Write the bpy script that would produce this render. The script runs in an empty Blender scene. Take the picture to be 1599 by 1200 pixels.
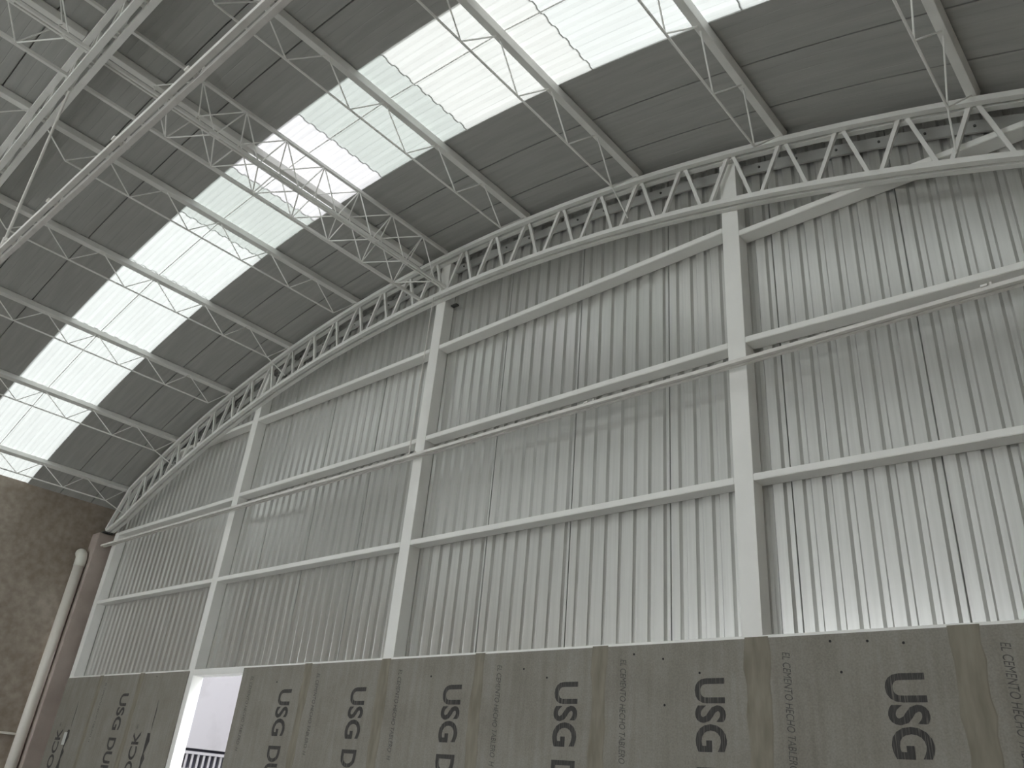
import bpy, bmesh, math, random
from mathutils import Vector, Matrix

random.seed(7)
SC = bpy.context.scene
COL = SC.collection
Z0 = 1.40                                   # floor to lens height; everything below is built relative to the lens height

# ------------------------------------------------------------------ camera
F_PX, YAW, PITCH, ROLL = 1246.9, -0.7648, 0.4800, 0.0949
cy, sy, cp, sp = math.cos(YAW), math.sin(YAW), math.cos(PITCH), math.sin(PITCH)
fw = Vector((sy * cp, cy * cp, sp)); rt = Vector((cy, -sy, 0)); up = rt.cross(fw)
r2 = math.cos(ROLL) * rt + math.sin(ROLL) * up
u2 = -math.sin(ROLL) * rt + math.cos(ROLL) * up
cam_d = bpy.data.cameras.new('camera'); cam = bpy.data.objects.new('camera', cam_d); COL.objects.link(cam)
cam_d.sensor_width = 36.0; cam_d.sensor_fit = 'HORIZONTAL'; cam_d.lens = F_PX * 36.0 / 1599.0
cam_d.clip_start = 0.05; cam_d.clip_end = 200
m = Matrix((r2, u2, -fw)).transposed().to_4x4(); m.translation = (0, -5.0, Z0)
cam.matrix_world = m
SC.camera = cam

# ------------------------------------------------------------------ world, light, exposure
w = bpy.data.worlds.new('overcast_sky'); SC.world = w; w.use_nodes = True
bg = w.node_tree.nodes['Background']; bg.inputs[0].default_value = (0.93, 0.97, 1.0, 1); bg.inputs[1].default_value = 10.0
_n = w.node_tree.nodes; _l = w.node_tree.links
_tc = _n.new('ShaderNodeTexCoord'); _sx = _n.new('ShaderNodeSeparateXYZ'); _l.new(_tc.outputs['Generated'], _sx.inputs[0])
_mr = _n.new('ShaderNodeMapRange'); _l.new(_sx.outputs['Z'], _mr.inputs['Value'])        # overcast sky: zenith three times the horizon
_mr.inputs['From Min'].default_value = 0.0; _mr.inputs['From Max'].default_value = 1.0; _mr.inputs['To Min'].default_value = 1 / 3; _mr.inputs['To Max'].default_value = 1.0
_vm = _n.new('ShaderNodeVectorMath'); _vm.operation = 'SCALE'; _vm.inputs[0].default_value = (0.95, 0.98, 1.0); _l.new(_mr.outputs[0], _vm.inputs['Scale']); _l.new(_vm.outputs[0], bg.inputs[0])
SC.view_settings.view_transform = 'Standard'; SC.view_settings.look = 'None'
SC.view_settings.gamma = 1.0; SC.view_settings.use_curve_mapping = False
SC.view_settings.exposure = 1.25
SC.cycles.max_bounces = 10; SC.cycles.diffuse_bounces = 6; SC.cycles.glossy_bounces = 4
SC.cycles.transmission_bounces = 6
# ------------------------------------------------------------------ materials
def mat(name): 
    M = bpy.data.materials.new(name); M.use_nodes = True
    nt = M.node_tree; b = nt.nodes['Principled BSDF']
    return M, nt, b
def tex(nt, kind, scale=(1, 1, 1), coord='Object', **kw):
    tc = nt.nodes.new('ShaderNodeTexCoord'); mp = nt.nodes.new('ShaderNodeMapping')
    mp.inputs['Scale'].default_value = scale
    nt.links.new(tc.outputs[coord], mp.inputs[0])
    t = nt.nodes.new(kind); nt.links.new(mp.outputs[0], t.inputs['Vector'])
    for k, v in kw.items(): t.inputs[k].default_value = v
    return t
def ramp(nt, src, stops):
    r = nt.nodes.new('ShaderNodeValToRGB'); nt.links.new(src, r.inputs[0])
    e = r.color_ramp.elements
    while len(e) < len(stops): e.new(0.5)
    for el, (p, c) in zip(e, stops): el.position = p; el.color = (*c, 1)
    return r.outputs[0]
def mixc(nt, a, b, fac, mode='MIX'):
    n = nt.nodes.new('ShaderNodeMix'); n.data_type = 'RGBA'; n.blend_type = mode
    def put(sock, v):
        if hasattr(v, 'links'): nt.links.new(v, sock)
        elif isinstance(v, (int, float)): sock.default_value = v
        else: sock.default_value = (*v, 1)
    put(n.inputs[0], fac); put(n.inputs[6], a); put(n.inputs[7], b)
    return n.outputs[2]
def bump(nt, b, src, strength=0.2, dist=0.01):
    n = nt.nodes.new('ShaderNodeBump'); n.inputs['Strength'].default_value = strength; n.inputs['Distance'].default_value = dist
    nt.links.new(src, n.inputs['Height']); nt.links.new(n.outputs[0], b.inputs['Normal'])
def noisy(name, c1, c2, scale=(1, 1, 1), nscale=5.0, rough=0.6, detail=4.0, bmp=0.0, metal=0.0, lo=0.35, hi=0.65, coord='Object'):
    M, nt, b = mat(name)
    t = tex(nt, 'ShaderNodeTexNoise', scale, coord, Scale=nscale, Detail=detail)
    nt.links.new(ramp(nt, t.outputs[0], [(lo, c1), (hi, c2)]), b.inputs['Base Color'])
    b.inputs['Roughness'].default_value = rough; b.inputs['Metallic'].default_value = metal
    if bmp: bump(nt, b, t.outputs[0], bmp)
    return M
MAT = {}
MAT['white_steel'] = noisy('white_painted_steel', (.88, .88, .855), (.92, .92, .895), nscale=3.0, rough=.5)
MAT['rod'] = noisy('white_painted_rod', (.88, .88, .855), (.92, .92, .895), nscale=6.0, rough=.5)
MAT['truss'] = noisy('truss_paint', (.78, .78, .755), (.85, .85, .825), nscale=4.0, rough=.55)
MAT['tie'] = noisy('tie_bar_paint', (.74, .72, .69), (.84, .82, .79), nscale=9.0, rough=.45)
MAT['dark_metal'] = noisy('dark_bracket', (.05, .05, .05), (.09, .09, .085), rough=.6)
MAT['roof'] = noisy('roof_sheet_underside', (.385, .387, .372), (.44, .442, .425), scale=(.25, 3.0, .25), nscale=6.0, rough=.65)
# galvanised wall sheet: semi-gloss, faint vertical streaks
M, nt, b = mat('galvanised_wall_sheet')
t = tex(nt, 'ShaderNodeTexNoise', (9, 9, .25), 'Object', Scale=4.0, Detail=5.0)
nt.links.new(ramp(nt, t.outputs[0], [(.3, (.58, .581, .562)), (.7, (.66, .661, .642))]), b.inputs['Base Color'])
b.inputs['Roughness'].default_value = .29; b.inputs['Metallic'].default_value = .65
MAT['sheet'] = M
# brown stained plaster of the side wall
M, nt, b = mat('stained_plaster')
t1 = tex(nt, 'ShaderNodeTexNoise', (1, 1, 1), 'Object', Scale=.55, Detail=7.0, Roughness=.62)
t2 = tex(nt, 'ShaderNodeTexNoise', (1, 1, 1), 'Object', Scale=9.0, Detail=6.0)
a = ramp(nt, t1.outputs[0], [(.30, (.29, .243, .20)), (.5, (.385, .33, .278)), (.72, (.52, .465, .405))])
c = ramp(nt, t2.outputs[0], [(.35, (.75, .73, .70)), (.65, (1, 1, 1))])
nt.links.new(mixc(nt, a, c, 1.0, 'MULTIPLY'), b.inputs['Base Color'])
b.inputs['Roughness'].default_value = .85; bump(nt, b, t2.outputs[0], .25, .01)
MAT['plaster'] = M
MAT['pillar'] = noisy('pillar_concrete', (.39, .33, .295), (.47, .405, .365), nscale=2.5, rough=.85, detail=7, bmp=.15)
MAT['floor'] = noisy('floor_concrete', (.30, .297, .288), (.37, .365, .352), nscale=1.2, rough=.6, detail=6)
MAT['pvc'] = noisy('pvc_pipe', (.78, .745, .69), (.83, .795, .735), scale=(1, 1, .3), nscale=4, rough=.45)
MAT['pvc_cap'] = noisy('pvc_elbow', (.78, .78, .71), (.84, .84, .77), nscale=4, rough=.4)
MAT['wall_plain'] = noisy('plain_render', (.36, .355, .345), (.44, .435, .42), nscale=1.0, rough=.8)
# cement board: grey brown with soft patches and faint vertical smears
M, nt, b = mat('cement_board')
t1 = tex(nt, 'ShaderNodeTexNoise', (1, 1, 1), 'Object', Scale=2.2, Detail=6.0, Roughness=.65)
t2 = tex(nt, 'ShaderNodeTexNoise', (12, 1, .9), 'Object', Scale=1.6, Detail=4.0)
t3 = tex(nt, 'ShaderNodeTexNoise', (1, 1, 1), 'Object', Scale=90.0, Detail=3.0)
a = ramp(nt, t1.outputs[0], [(.3, (.235, .220, .191)), (.7, (.296, .282, .255))])
c = ramp(nt, t2.outputs[0], [(.3, (.90, .89, .86)), (.70, (1.06, 1.06, 1.06))])
d = ramp(nt, t3.outputs[0], [(.3, (.86, .86, .86)), (.7, (1.08, 1.08, 1.08))])
nt.links.new(mixc(nt, mixc(nt, a, c, 1.0, 'MULTIPLY'), d, 1.0, 'MULTIPLY'), b.inputs['Base Color'])
b.inputs['Roughness'].default_value = .8; bump(nt, b, t3.outputs[0], .15, .003)
MAT['board'] = M
MAT['tape'] = noisy('joint_tape', (.190, .171, .132), (.272, .250, .204), scale=(6, 1, 1.2), nscale=3.0, rough=.85, detail=6, lo=.3, hi=.7)
# stencilled ink: dark with worn thin streaks along the board
M, nt, b = mat('stencil_ink')
t = tex(nt, 'ShaderNodeTexNoise', (90, 1, 3), 'Object', Scale=1.6, Detail=3.0)
nt.links.new(ramp(nt, t.outputs[0], [(.38, (.035, .033, .033)), (.56, (.060, .057, .054)), (.70, (.17, .16, .14))]), b.inputs['Base Color'])
b.inputs['Roughness'].default_value = .8
MAT['ink'] = M
MAT['thin_ink'] = noisy('thin_print', (.065, .062, .058), (.13, .125, .115), nscale=30, rough=.8)
MAT['black'] = noisy('black_spot', (.008, .008, .008), (.015, .015, .015), rough=.7)
MAT['paper'] = noisy('pale_patch', (.55, .56, .54), (.62, .63, .61), nscale=8, rough=.6)
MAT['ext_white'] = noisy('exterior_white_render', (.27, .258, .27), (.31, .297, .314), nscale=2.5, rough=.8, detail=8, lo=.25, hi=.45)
MAT['ext_dark'] = noisy('dark_window', (.03, .03, .05), (.05, .05, .075), rough=.4)
MAT['ground'] = noisy('yard_concrete', (.28, .28, .27), (.36, .36, .34), nscale=1, rough=.9)
def skylight(name, col, tr):
    M = bpy.data.materials.new(name); M.use_nodes = True; nt = M.node_tree; nt.nodes.clear()
    out = nt.nodes.new('ShaderNodeOutputMaterial')
    tl = nt.nodes.new('ShaderNodeBsdfTranslucent'); df = nt.nodes.new('ShaderNodeBsdfDiffuse')
    t = tex(nt, 'ShaderNodeTexNoise', (1.2, 7, 1.2), 'Object', Scale=1.5, Detail=5.0)
    cc = ramp(nt, t.outputs[0], [(.3, tuple(x * tr * .93 for x in col)), (.7, tuple(x * tr for x in col))])
    nt.links.new(cc, tl.inputs[0]); df.inputs[0].default_value = (*[x * .3 for x in col], 1)
    ad = nt.nodes.new('ShaderNodeAddShader'); nt.links.new(tl.outputs[0], ad.inputs[0]); nt.links.new(df.outputs[0], ad.inputs[1])
    nt.links.new(ad.outputs[0], out.inputs[0])
    return M
MAT['sky_white'] = skylight('translucent_sheet_white', (.98, 1.0, .96), .0535)
MAT['sky_rear'] = skylight('translucent_sheet_boosted', (.98, 1.0, .96), .075)  # rear strips: transmission raised to throw more light on the gable
MAT['sky_green'] = skylight('translucent_sheet_greenish', (.955, 1.0, .94), .041)
MAT['sky_pink'] = skylight('translucent_sheet_pinkish', (1.0, .975, .975), .0565)
MAT['sky_warm'] = skylight('translucent_sheet_warm', (1.0, 1.0, .95), .052)

# ------------------------------------------------------------------ helpers
def link(name, me, material=None, parent=None):
    o = bpy.data.objects.new(name, me); COL.objects.link(o)
    if me is not None and material and not me.materials: me.materials.append(MAT[material])
    if parent: o.parent = parent
    return o
def empty(name, loc=(0, 0, 0)):
    o = bpy.data.objects.new(name, None); COL.objects.link(o); o.location = loc; o.empty_display_size = .1
    return o
def tag(o, label, cat, group=None):
    o['label'] = label; o['category'] = cat
    if group: o['group'] = group
    return o
def structure(o): o['kind'] = 'structure'; return o
def mesh(verts, faces, name='mesh', smooth=False):
    me = bpy.data.meshes.new(name); me.from_pydata([tuple(v) for v in verts], [], faces)
    bm = bmesh.new(); bm.from_mesh(me); bmesh.ops.recalc_face_normals(bm, faces=bm.faces); bm.to_mesh(me); bm.free()
    if smooth:
        for p in me.polygons: p.use_smooth = True
    return me
def rawmesh(verts, faces):
    me = bpy.data.meshes.new('mesh'); me.from_pydata([tuple(v) for v in verts], [], faces); return me
def box(x0, x1, y0, y1, z0, z1, bevel=0.0):
    v = [(x, y, z) for x in (x0, x1) for y in (y0, y1) for z in (z0, z1)]
    f = [(0, 1, 3, 2), (4, 6, 7, 5), (0, 4, 5, 1), (2, 3, 7, 6), (0, 2, 6, 4), (1, 5, 7, 3)]
    me = mesh(v, f)
    if bevel:
        bm = bmesh.new(); bm.from_mesh(me)
        bmesh.ops.bevel(bm, geom=list(bm.edges), offset=bevel, segments=2, affect='EDGES', profile=.5)
        bm.to_mesh(me); bm.free()
    return me
def sweep(pts, prof, closed_prof=True, caps=True, side=None, smooth=False):
    """sweep a 2-D profile (a: along side vector, b: along second vector) through points"""
    pts = [Vector(p) for p in pts]; n = len(pts); k = len(prof); V = []; Fc = []
    for i, p in enumerate(pts):
        if i == 0: t = pts[1] - pts[0]
        elif i == n - 1: t = pts[-1] - pts[-2]
        else: t = (pts[i + 1] - p).normalized() + (p - pts[i - 1]).normalized()
        t.normalize()
        sd = Vector(side) if side is not None else (Vector((0, 0, 1)) if abs(t.z) < .9 else Vector((1, 0, 0)))
        a = (sd - t * sd.dot(t)).normalized(); b_ = t.cross(a)
        V += [p + a * q[0] + b_ * q[1] for q in prof]
    for i in range(n - 1):
        for j in range(k):
            j2 = (j + 1) % k
            Fc.append((i * k + j, i * k + j2, (i + 1) * k + j2, (i + 1) * k + j))
    if caps: Fc.append(tuple(range(k))[::-1]); Fc.append(tuple(range((n - 1) * k, n * k)))
    return mesh(V, Fc, smooth=smooth)
def ring(r, k=8): return [(r * math.cos(2 * math.pi * i / k), r * math.sin(2 * math.pi * i / k)) for i in range(k)]
def rect(a, b): return [(-a / 2, -b / 2), (a / 2, -b / 2), (a / 2, b / 2), (-a / 2, b / 2)]
def rod(p, q, r=.007, k=8): return sweep([p, q], ring(r, k))

# ------------------------------------------------------------------ arch geometry (relative heights)
CX = -6.033
CZT, RT = -10.237, 15.833            # outer face of the top chord
CZB, RB = -10.674, 15.743            # upper face of the bottom chord
RR = RT + .085                        # underside of roof
SMAX = 8.00
def arch(s, r, cz=CZT, R=RT):
    th = s / R
    return CX + r * math.sin(th), cz + r * math.cos(th)
def roof_z(x, dr=0.0): return CZT + math.sqrt((RT + .085 + dr) ** 2 - (x - CX) ** 2)
TRUSS_W = .13
BAY = 4.055

# ================================================================== THE SHELL
XL, XR, YR = -13.66, -2 * 6.033 + 13.66, -16.6
structure(link('floor', box(XL - .3, XR + .3, YR - .3, .25, -Z0 - .15, -Z0), 'floor'))
structure(link('wall_left', box(XL - .3, XL, YR, .60, -Z0, 3.745), 'plaster'))
structure(link('wall_right', box(XR, XR + .3, YR, .60, -Z0, 3.745), 'plaster'))
# rear wall, out of view; wide gate opening added to light the gable from the front
rear = structure(empty('wall_rear'))
link('wall_panel', box(XL, -11.2, YR - .2, YR, -Z0, 5.75), 'wall_plain', rear)
link('wall_panel', box(-3.4, XR, YR - .2, YR, -Z0, 5.75), 'wall_plain', rear)
link('wall_panel', box(-11.2, -3.4, YR - .2, YR, 2.7, 5.75), 'wall_plain', rear)

# roof sheets: one long curved sheet per strip, a recessed joint between neighbours
ceiling = structure(empty('ceiling'))
SW = (5.445 - 2.46) / 6
def roof_strip():
    prof = [(0, .03), (.011, .03), (.012, 0)]
    for i in range(1, 5):
        yy = .012 + i * (SW - .012) / 5
        prof += [(yy - .005, 0), (yy, .0015), (yy + .005, 0)]
    prof += [(SW - .001, 0), (SW, .03)]
    N = 44; V = []; Fc = []; k = len(prof)
    for i in range(N + 1):
        s = -SMAX + 2 * SMAX * i / N
        for (yy, dr) in prof:
            x, z = arch(s, RR + dr); V.append((x, -yy, z))
    for i in range(N):
        for j in range(k - 1):
            Fc.append((i * k + j, i * k + j + 1, (i + 1) * k + j + 1, (i + 1) * k + j))
    return rawmesh(V, Fc)
strip = roof_strip()
ys = [.60 - i * SW for i in range(4)]
ys += [-2.46 - i * SW for i in range(6)]
for bnum in range(1, 4):
    ys += [-5.445 - (bnum - 1) * BAY - 1.07 - i * SW for i in range(6)]
ys = [y for y in ys if y > YR + .1]
for y in ys:
    o = link('roof_sheet', strip, 'roof', ceiling); o.location = (0, y, 0)
# translucent corrugated sheets of the skylight
def sky_sheet(s0, s1, dr, y0=-1.37, y1=-2.485):
    V = []; Fc = []; prof = []
    P = .1365; y = y0
    while y > y1 + .02:
        for a, d in ((0, .0), (.050, .0), (.073, .018), (.113, .018)):
            if y - a > y1: prof.append((y - a, d))
        y -= P
    prof.append((y1, 0.0))
    N = max(4, int((s1 - s0) / .3)); k = len(prof)
    for i in range(N + 1):
        s = s0 + (s1 - s0) * i / N
        for (yy, d) in prof:
            x, z = arch(s, RR + .006 + d + dr); V.append((x, yy, z))
    for i in range(N):
        for j in range(k - 1):
            Fc.append((i * k + j, i * k + j + 1, (i + 1) * k + j + 1, (i + 1) * k + j))
    return rawmesh(V, Fc)
SKY = [(-.80, .40, 0, 'sky_pink'), (.386, 1.654, .005, 'sky_green'), (1.64, 3.15, .0, 'sky_warm'), (3.136, 4.494, .005, 'sky_white'),
       (4.48, 6.1, .0, 'sky_white'), (6.086, SMAX, .005, 'sky_white'),
       (-1.844, -.786, .005, 'sky_green'), (-3.0, -1.83, .0, 'sky_white'), (-4.454, -2.986, .005, 'sky_white'), (-5.9, -4.44, .0, 'sky_white'),
       (-SMAX, -5.886, .005, 'sky_white')]
for (s0, s1, dr, mm) in SKY:
    me = sky_sheet(s0, s1, dr)
    o = link('skylight_sheet', me, mm, ceiling)
far = sky_sheet(-SMAX, SMAX, 0, -5.425, -6.54)
for bnum in range(3):
    o = link('skylight_sheet', far, 'sky_rear', ceiling); o.location = (0, -bnum * BAY, 0)

# gable wall of trapezoidal steel sheets
gable = structure(empty('wall_back'))
SHW = .975; Y_SHEET = .142
def wall_sheet(x0):
    prof = []; n = 7; P = SHW / n
    for i in range(n):
        a = x0 + i * P
        prof += [(a + .004 if i == 0 else a, 0), (a + .074, 0), (a + .090, .024), (a + .123, .024)]
    prof += [(x0 + SHW - .006, 0.0), (x0 + SHW - .005, .026), (x0 + SHW + .003, .026), (x0 + SHW + .004, 0)]
    V = []; Fc = []; k = len(prof)
    for zi in range(2):
        for (x, d) in prof:
            z = 1.015 if zi == 0 else roof_z(min(max(x, XL - .05), XR + .05), .02)
            V.append((x, Y_SHEET + d, z))
    for j in range(k - 1): Fc.append((j, j + 1, k + j + 1, k + j))
    return rawmesh(V, Fc)
x = -2.14 - SHW * 12
while x < XR:
    if x + SHW > XL: link('wall_sheet', wall_sheet(x), 'sheet', gable)
    x += SHW
# flashing strip with bolts under the roof, along the gable
pts = []
for i in range(61):
    s = -7.5 + 15.0 * i / 60
    xx, zz = arch(s, RT - .065); pts.append((xx, .120, zz))
flash = structure(link('trim_1', sweep(pts, rect(.02, .105), side=(0, 1, 0)), 'roof'))
boltm = sweep([(0, 0, 0), (0, -.014, 0)], ring(.010, 6))
for i in range(44):
    xx, zz = arch(-7.3 + 14.6 * i / 43, RT - .065)
    o = link('bolt', boltm, 'dark_metal', flash); o.location = (xx, .112, zz)

# lower wall of cement boards under the sheets
lower = structure(empty('wall_lower'))
ZB = 1.063
def text_mesh(txt, length, height, offset=0.0, shear=0.0):
    cu = bpy.data.curves.new('print', 'FONT'); cu.body = txt; cu.offset = offset; cu.shear = shear; cu.resolution_u = 4
    o = bpy.data.objects.new('print', cu); COL.objects.link(o)
    dg = bpy.context.evaluated_depsgraph_get(); me = bpy.data.meshes.new_from_object(o.evaluated_get(dg))
    bpy.data.objects.remove(o); bpy.data.curves.remove(cu)
    xs = [v.co.x for v in me.vertices]; ysx = [v.co.y for v in me.vertices]
    x0, x1, y0, y1 = min(xs), max(xs), min(ysx), max(ysx)
    for v in me.vertices:
        v.co.x = (v.co.x - x0) / (x1 - x0) * length; v.co.y = (v.co.y - y0) / (y1 - y0) * height
    me.materials.clear()
    return me
def down_text(me):      # reading downwards, letter tops towards +x : local (x,y) -> (y, -x)
    for v in me.vertices: v.co = Vector((v.co.y, 0, -v.co.x))
    return me
def up_text(me):        # reading upwards, letter tops towards -x
    for v in me.vertices: v.co = Vector((-v.co.y, 0, v.co.x))
    return me
T_USG = down_text(text_mesh('USG', .445, .22, offset=.026))
T_DUR = down_text(text_mesh('DUROCK', .93, .22, offset=.026))
T_CEM = down_text(text_mesh('EL CEMENTO HECHO TABLERO  H', .745, .050, offset=0.0, shear=.25))
T_DUR_UP = up_text(text_mesh('USG DUROCK', 1.50, .19, offset=.02))
T_REG = up_text(text_mesh('®', .05, .05))
BW = 1.2155
YP = -.0155                                  # face of the print
def board(x0, x1, joint_right, normal=True, print_dx=0.0):
    bd = link('cement_board', box(x0 + .004, x1 - .004, -.013, 0, -Z0 + .02, ZB, .002), 'board', lower)
    if normal:
        xr = x1 - .435 + print_dx
        for me, dz in ((T_USG, .238), (T_DUR, .772)):
            o = link('lettering', me, 'ink', bd); o.location = (xr, YP, ZB - dz); o['label'] = 'dark stencilled lettering reading downwards'
        o = link('lettering', T_CEM, 'thin_ink', bd); o.location = (x0 + .185 + print_dx * .5, YP, ZB - .095)
    else:
        o = link('lettering', T_DUR_UP, 'ink', bd); o.location = (x0 + .42, YP, ZB - .685 - 1.50)
        o = link('lettering', T_REG, 'thin_ink', bd); o.location = (x0 + .30, YP, ZB - .66)
        # slanted stroke and block of the printed mark
        def stroke(pts, w0):
            V = []
            for (px, pz, ww) in pts: V += [(px - ww / 2, 0, pz), (px + ww / 2, 0, pz)]
            return rawmesh(V, [(2 * i, 2 * i + 1, 2 * i + 3, 2 * i + 2) for i in range(len(pts) - 1)])
        bx = x0 + .64
        me = stroke([(bx, ZB - .32, .004), (bx + .015, ZB - .45, .022), (bx + .012, ZB - .60, .016), (bx + .02, ZB - .66, .006)], 0)
        o = link('printed_stroke', me, 'ink', bd); o.location = (0, YP, 0)
        me = stroke([(bx - .02, ZB - .70, .07), (bx - .005, ZB - .79, .10), (bx - .02, ZB - .86, .06), (bx - .03, ZB - .93, .03),
                     (bx - .01, ZB - .98, .09), (bx - .02, ZB - 1.06, .04), (bx - .02, ZB - 1.2, .11)], 0)
        o = link('printed_mark', me, 'ink', bd); o.location = (0, YP, 0)
    return bd
def tape(xc, wdt, z1=ZB + .008, seed=0):
    rnd = random.Random(seed); n = 26; V = []; Fc = []
    zz = [z1 + (-Z0 + .02 - z1) * i / n for i in range(n + 1)]
    l = r = 0
    for i, z in enumerate(zz):
        l = l * .6 + rnd.uniform(-.014, .014); r = r * .6 + rnd.uniform(-.014, .014)
        a, c = xc - wdt / 2 + l, xc + wdt / 2 + r
        V += [(a, -.0131, z), (a + .006, -.0155, z), (c - .006, -.0155, z), (c, -.0131, z)]
    for i in range(n):
        for j in range(3): Fc.append((4 * i + j, 4 * i + j + 1, 4 * i + 5 + j, 4 * i + 4 + j))
    return link('joint_tape', rawmesh(V, Fc), 'tape', lower)
JX = [-6.06 + BW * k for k in range(-6, 7)]        # board joints
boards = []
for k in range(len(JX) - 1):
    x0, x1 = JX[k], JX[k + 1]
    if k == 0: x0 = -13.30
    if k == 3: continue                            # the open doorway
    boards.append(board(x0, x1, k, normal=(k not in (0, 2)), print_dx={4: .02, 5: .0, 6: .035, 7: .03}.get(k, 0.0)))
for k, wd in ((1, .10), (2, .13), (5, .12), (6, .13), (7, .12), (8, .12), (9, .165), (10, .17), (11, .16)):
    tape(JX[k] + (.02 if k >= 9 else 0), wd, seed=k)
# small dark screw spots on the boards
spot = sweep([(0, 0, 0), (0, -.002, 0)], ring(.008, 8))
for (px, pz) in ((-5.42, .90), (-4.36, .93), (-4.12, .86), (-3.33, 1.00), (-3.09, .96), (-3.08, .66), (-2.81, .86), (-1.92, 1.02), (-1.70, 1.01), (-1.87, .84), (-7.78, .90), (-10.50, 1.02), (-1.50, .99)):
    par = [b_ for b_ in boards if b_.data.vertices and min(v.co.x for v in b_.data.vertices) <= px <= max(v.co.x for v in b_.data.vertices)][0]
    o = link('screw_spot', spot, 'black', par); o.location = (px, -.013, pz)
o = link('paper_patch', box(-12.80, -12.70, -.016, -.0132, .17, .33), 'paper', boards[0]); o['label'] = 'small pale rectangular patch'
link('light_leak_filler', box(XL, -13.27, .145, .25, -Z0, 1.1), 'pillar', lower)  # block added to stop outside light leaking onto the pillar
# white bottom rail that the boards hang under
structure(link('trim_2', box(-13.305, 1.20, .001, .14, 1.012, 1.083, .003), 'white_steel'))

# ================================================================== COLUMNS AND GIRTS
COLX = [-13.305, -9.762, -6.127, -2.505, 1.09]
CW = .148; CD = .139
names = ['white square steel column in the corner beside the brown wall', 'white square steel column at the doorway gap, second from the brown wall',
         'white square steel column under the box girder at the ridge, third from the brown wall', 'white square steel column nearest the camera, fourth from the brown wall',
         'white square steel column by the far right side wall']
for i, cx in enumerate(COLX):
    c = empty('steel_column', (cx + CW / 2, CD / 2, -Z0)); tag(c, names[i], 'column', 'columns of the gable wall')
    top = min(roof_z(cx), roof_z(cx + CW)) - .10
    if i in (0, 4): top = 3.28
    sh = link('shaft', box(-CW / 2, CW / 2, -CD / 2 - .0, CD / 2, 0, top + Z0, .004), 'white_steel', c)
    link('base_plate', box(-.13, .13, -.11, .07, 0, .015), 'white_steel', c)
    if i == 2:
        link('cap_plate', box(-.16, .16, .02, .068, 5.00 + Z0, 5.015 + Z0), 'dark_metal', c)
GZ = [2.1458, 3.275, 4.385]; GH = .052
bayname = ['between the corner column and the doorway column', 'between the doorway column and the ridge column',
           'between the ridge column and the nearest column', 'right of the nearest column']
lvl = ['lowest', 'middle', 'uppermost']
for bi in range(4):
    x0, x1 = COLX[bi] + CW, COLX[bi + 1]
    for g in range(3):
        za = GZ[g]; zb_ = za; a, b_ = x0, x1
        if bi == 3: za, zb_ = {0: (2.147, 2.10), 1: (3.282, 3.15), 2: (4.320, 4.29)}[g]
        if bi == 0 and g == 1: za = 3.235; zb_ = 3.25
        if bi == 2 and g == 2: zb_ = 4.415
        if bi == 0 and g == 2: a = -12.10
        if bi == 3 and g == 2: b_ = .02
        L = b_ - a
        v = []
        for (xx, zz) in ((0, 0), (L, zb_ - za)):
            v += [(xx, -.0, zz), (xx, .138, zz), (xx, .138, zz + GH), (xx, -.0, zz + GH)]
        me = mesh(v, [(0, 1, 2, 3), (4, 7, 6, 5), (0, 4, 5, 1), (1, 5, 6, 2), (2, 6, 7, 3), (3, 7, 4, 0)])
        bm = bmesh.new(); bm.from_mesh(me); bmesh.ops.bevel(bm, geom=list(bm.edges), offset=.004, segments=2, affect='EDGES'); bm.to_mesh(me); bm.free()
        o = link('wall_girt', me, 'white_steel'); o.location = (a, .001, za)
        tag(o, '%s white steel girt %s' % (lvl[g], bayname[bi]), 'girt', 'girts of the gable wall')

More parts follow.
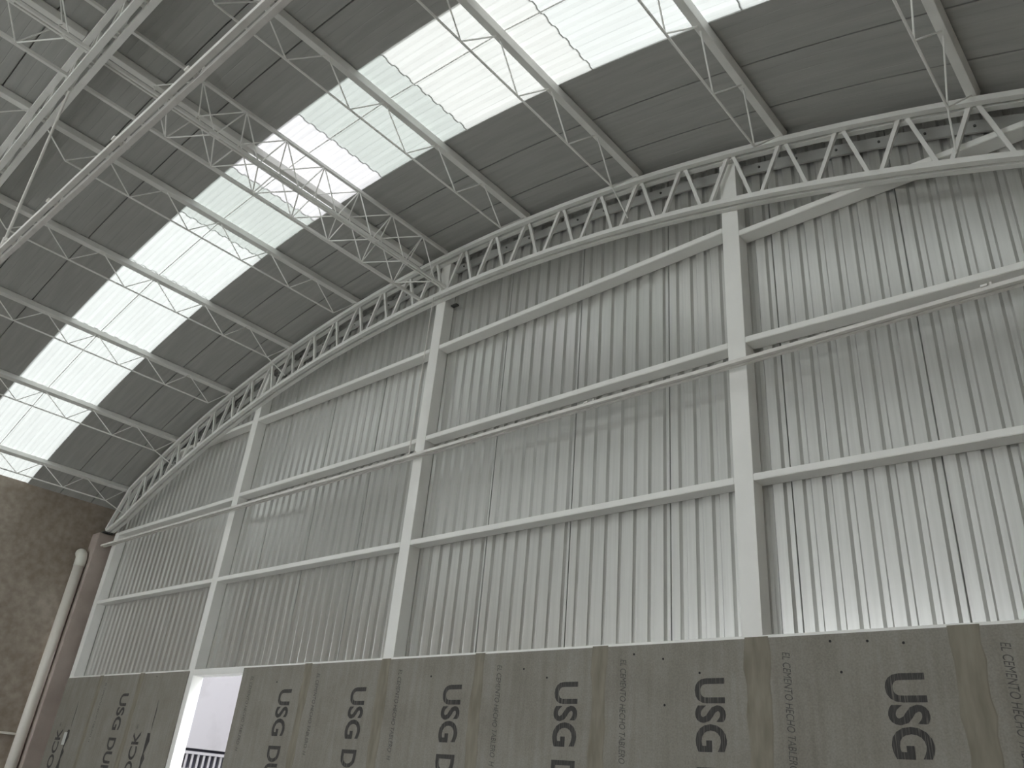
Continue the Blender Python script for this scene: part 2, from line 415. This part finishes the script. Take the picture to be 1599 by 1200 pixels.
# ================================================================== ARCH TRUSSES
def arc_pts(r, cz, R, s0, s1, n):
    return [arch(s0 + (s1 - s0) * i / n, r, cz, R) for i in range(n + 1)]
PITCH_S = .48; S_NODE0 = 1.31
SPR_Z = 3.30; SPR_X = CX - 7.40
def make_truss(y, label):
    t = empty('arch_truss', (CX, y, SPR_Z)); tag(t, label, 'truss', 'arched roof trusses')
    base = Vector((CX, 0, SPR_Z))
    def part(nm, me, mt): 
        for v in me.vertices: v.co -= base
        return link(nm, me, mt, t)
    bw, bh = .050, .046
    stop = 7.22
    for side in (-1, 1):
        yy = side * (TRUSS_W / 2 - bw / 2)
        # top chord: arc with straight kinked ends down to the springing
        P = [(SPR_X + .0, yy, SPR_Z + .03)]
        P += [(a, yy, b_) for a, b_ in arc_pts(RT - bh / 2, CZT, RT, -stop, stop, 48)]
        P += [(2 * CX - SPR_X, yy, SPR_Z + .03)]
        part('top_chord', sweep(P, rect(bw, bh), side=(0, 1, 0)), 'truss')
        P = [(SPR_X + .03, yy, SPR_Z + .0)]
        P += [(a, yy, b_) for a, b_ in arc_pts(RB - bh / 2, CZB, RB, -7.15, 7.15, 48)]
        P += [(2 * CX - SPR_X - .03, yy, SPR_Z + .0)]
        part('bottom_chord', sweep(P, rect(bw, bh), side=(0, 1, 0)), 'truss')
    for k in range(-18, 13):
        s = S_NODE0 + PITCH_S * k
        if abs(s) > 7.35: continue
        xt, zt = arch(s + .025, RT - .02); xb, zb_ = arch(s + .19, RB - .025, CZB, RB)
        if s + .19 < 7.1: part('web_post', sweep([(xt, 0, zt), (xb, 0, zb_)], rect(.030, .030), side=(0, 1, 0)), 'truss')
        s2 = s + PITCH_S
        xb, zb_ = arch(s + .25, RB - .025, CZB, RB); xt, zt = arch(s2 - .025, RT - .02)
        if s2 < 7.2: part('web_diagonal', sweep([(xb, 0, zb_), (xt, 0, zt)], rect(.030, .032), side=(0, 1, 0)), 'truss')
    for sg in (-1, 1):
        xx = CX + sg * 7.42
        part('bearing_plate', box(xx - .16, xx + .12 if sg < 0 else xx + .16, -.10, .06, SPR_Z - .035, SPR_Z - .02), 'dark_metal')
    return t
Y1 = -.067
make_truss(Y1, 'white arched lattice truss lying against the corrugated gable wall')
make_truss(Y1 - BAY, 'grey-white arched lattice truss crossing the top left corner, seen from below')

# horizontal tie bars of the trusses and their hangers
def make_tie(y, label, clamps, z=3.06):
    t = empty('tie_bar', (CX, y, z)); tag(t, label, 'tie bar', 'tie bars of the arched trusses')
    for d in (-.0235, .0235):
        link('bar', box(-7.45, 7.45, d - .016, d + .016, -.015, .015, .003), 'tie', t)
    cm = box(-.02, .02, -.05, .05, -.008, .008, .003); hk = box(-.006, .006, -.006, .006, .0, .055)
    for c in clamps:
        o = link('clamp', cm, 'tie', t); o.location = (c - CX, 0, .017)
        o2 = link('hook', hk, 'tie', t); o2.location = (c - CX + .03, .02, .012)
    return t
make_tie(Y1 - .03, 'long double tie bar running across the gable columns', (-3.77, -6.05, -.70))
t2 = make_tie(Y1 - BAY - .02, 'long double tie bar hanging free below the roof at upper left', (-3.25, -4.05, -4.95, -5.65)); t2.rotation_euler = (0, 0, .014)
h = link('hanger_rod', rod((0, 0, 0), (0, 0, 1.93), .0065), 'tie'); h.location = (-6.02, Y1 - .085, 3.08)
tag(h, 'thin vertical hanger rod in front of the ridge column', 'rod')
h = empty('hanger_rod', (-6.05, Y1 - BAY, 3.082)); tag(h, 'slanting hanger rod dropping from the top left truss to the free tie bar', 'rod')
link('rod', rod((-.035, 0, .22), (-.30, 0, 1.92), .0105), 'tie', h)
link('turnbuckle', sweep([(0, 0, 0), (-.035, 0, .24)], ring(.018, 8)), 'tie', h)

# ================================================================== PURLINS
def clone_purlin_parts():
    P = {}
    P['top'] = box(-.034, .034, -BAY + .02, 0, 0, .075, .004)
    d = .32; n = 6; pit = .66
    P['n'] = n; P['pit'] = pit; P['d'] = d
    P['bot'] = rod((0, -.36, -d), (0, -.36 - pit * (n - 1), -d), .0095)
    P['down'] = rod((0, -.06, 0), (0, -.36, -d), .0065)
    P['up'] = rod((0, -.36, -d), (0, -.68, 0), .0065)
    return P
PP = clone_purlin_parts()
def purlin(s, y, label, group, brace=False, full=True, n=6):
    x, z = arch(s, RT + .003)
    t = empty('lattice_purlin', (x, y, z)); t.rotation_euler = (0, s / RT, 0); tag(t, label, 'purlin', group)
    link('top_chord', PP['top'], 'truss', t)
    link('bottom_chord', PP['bot'], 'rod', t)
    for k in range(n):
        o = link('web_rod', PP['down'], 'rod', t); o.location = (0, -k * PP['pit'], 0)
        o = link('web_rod', PP['up'], 'rod', t); o.location = (0, -k * PP['pit'], 0)
    if brace:
        link('end_brace', rod((0, -.36, -PP['d']), (0, -.06, -.47), .0075), 'rod', t)
    return t
ordn = ['first', 'second', 'third', 'fourth', 'fifth', 'sixth', 'seventh', 'eighth', 'ninth']
S_P = [S_NODE0 + PITCH_S * k for k in (-18, -15, -12, -9, -6, 0, 3, 6, 9)]
BR = [1, 1, 0, 1, 0, 0, 1, 0, 1]
notes = ['right above the brown wall', 'counting up from the brown wall', 'counting up from the brown wall', 'counting up from the brown wall',
         'the last one below the ridge box girder', 'the first one past the ridge box girder', 'the second one past the ridge box girder',
         'the third one past the ridge box girder', 'nearest the top right corner']
for i, s in enumerate(S_P):
    purlin(s, -.08, '%s white lattice purlin over the gable bay, %s' % (ordn[i], notes[i]), 'lattice purlins of the gable bay', bool(BR[i]))
for s, nt_ in ((S_P[5], 'just past the ridge box girder'), (S_P[4], 'just below the ridge box girder'), (S_P[3], 'at the left edge of the picture')):
    purlin(s, -.08 - BAY, 'white lattice purlin beyond the top left truss, %s' % nt_, 'lattice purlins beyond the second truss')

# ridge box girder: four chords joined by zigzag rods on every face
def box_girder(y, label):
    sM, sR = -.335, .105
    g = empty('box_girder', (CX, y, 5.0)); tag(g, label, 'girder', 'ridge box girders')
    L = BAY - .136
    M_ = Vector((-6.36 - CX, 0, 5.598 - 5.0)); R_ = Vector((-5.92 - CX, 0, 5.598 - 5.0)); N_ = Vector((-5.865 - CX, 0, 5.085 - 5.0)); L_ = Vector((-6.285 - CX, 0, 5.085 - 5.0))
    def ch(nm, P, w, hh, mt='truss', dx=0): return link(nm, box(P.x - w / 2 + dx, P.x + w / 2 + dx, -L, 0, P.z - hh / 2, P.z + hh / 2, .003), mt, g)
    link('top_chord', box(M_.x - .034, M_.x + .034, -L, 0, M_.z - .002, M_.z + .075, .004), 'truss', g)
    ch('top_chord', R_, .034, .034); ch('bottom_chord', L_, .032, .032)
    ch('bottom_chord', N_, .022, .030, dx=-.019); ch('bottom_chord', N_, .022, .030, dx=.019)
    spc = box(-.010, .010, -.05, .05, -.012, .012)
    pit = .46; n = int((L - .3) / pit)
    yR = lambda k: -.385 - k * pit
    yN = lambda k: -.155 - k * pit
    yL = lambda k: -.415 - k * pit
    yM = lambda k: -.185 - k * pit
    pairs = [(R_, yR, N_, yN), (L_, yL, N_, yN), (L_, yL, M_, yM), (R_, yR, M_, yM)]
    for (A, ya, B, yb) in pairs:
        a0 = Vector((A.x, ya(0), A.z)); b0 = Vector((B.x, yb(0), B.z)); b1 = Vector((B.x, yb(1), B.z))
        m1 = rod(a0, b0, .0065); m2 = rod(a0, b1, .0065)
        for k in range(n):
            for mm in (m1, m2):
                o = link('web_rod', mm, 'rod', g); o.location = (0, -k * pit, 0)
    for k in range(n + 1):
        o = link('spacer_plate', spc, 'truss', g); o.location = (N_.x, yN(k), N_.z)
    # seats joining the girder to the truss
    link('end_strut', sweep([(N_.x, -.19, N_.z), (N_.x, -.004, N_.z)], rect(.05, .03)), 'truss', g)
    return g
box_girder(-.136, 'box lattice girder running along the ridge over the gable bay')
box_girder(-.136 - BAY, 'box lattice girder along the ridge beyond the top left truss')

# sag rod threading the purlins under the skylight
pts = []
for s in S_P[:5] + [-.335, .105] + S_P[5:]:
    xx, zz = arch(s, RT + .0835); pts.append((xx, -2.08, zz))
o = link('sag_rod', sweep(pts, ring(.0055, 6)), 'rod'); tag(o, 'thin sag rod running along the skylight from purlin to purlin', 'rod')

# ================================================================== LEFT CORNER
pl = link('concrete_pillar', box(XL - .01, -13.40, -.21, .13, -Z0, 3.26, .012), 'pillar')
tag(pl, 'brown concrete corner pillar carrying the foot of the arch', 'pillar')
pipe = empty('drain_pipe', (-13.55, -.30, -Z0)); tag(pipe, 'cream plastic drain pipe standing against the brown wall', 'pipe')
link('pipe_shaft', sweep([(0, 0, 0), (0, 0, 2.72 + Z0)], ring(.076, 28), smooth=True), 'pvc', pipe)
ev = [(0, 0, 2.70 + Z0), (0, 0, 2.80 + Z0), (-.012, 0, 2.85 + Z0), (-.035, 0, 2.885 + Z0), (-.065, 0, 2.905 + Z0), (-.092, 0, 2.91 + Z0)]
link('elbow', sweep(ev, ring(.083, 28), side=(0, 1, 0), smooth=True), 'pvc_cap', pipe)
link('pipe_clip', box(-.092, .0, -.30, -.05, .24 + Z0, .27 + Z0, .004), 'pvc', pipe)

# ================================================================== OUTSIDE THE DOORWAY
structure(link('ground', box(-30, 12, .25, 24, -Z0 - .2, -Z0 - .02), 'ground'))
structure(link('ground_rear', box(-30, 18, -60, YR - .3, -Z0 - .2, -Z0 - .02), 'ground'))
nb = empty('neighbour_wall', (-11.0, .3, -Z0)); tag(nb, 'white rendered wall seen outside through the doorway gap', 'wall')
link('wall_face', box(-.25, 0, 0, 6, .27 + Z0, 4.6 + Z0), 'ext_white', nb)
link('sky_blocker_wall', box(0, 6, 1.75, 2.0, 0, 4.6 + Z0), 'ext_white', nb)  # unseen wall added to block sky light at the doorway
link('wall_base', box(-.25, 0, 0, 6, 0, -.5 + Z0), 'ext_white', nb)
gr = empty('window_grille', (-11.0, .3, -.5)); tag(gr, 'white barred window grille below the white wall outside', 'grille')
link('pane', box(-.2, -.18, 0, 6, 0, .77), 'ext_dark', gr)
link('rail', box(-.06, -.0, 0, 6, .70, .735), 'ext_white', gr); link('rail', box(-.06, -.0, 0, 6, .50, .53), 'ext_white', gr); link('rail', box(-.06, 0, 0, 6, .0, .03), 'ext_white', gr)
bar = box(-.05, -.01, -.016, .016, 0, .70)
for k in range(24):
    o = link('bar', bar, 'ext_white', gr); o.location = (0, .2 + k * .085, 0)

# ------------------------------------------------------------------ lift everything so that the floor lies at z = 0
for o in COL.objects:
    if o.parent is None and o.type != 'CAMERA' and o.type != 'LIGHT': o.location.z += Z0
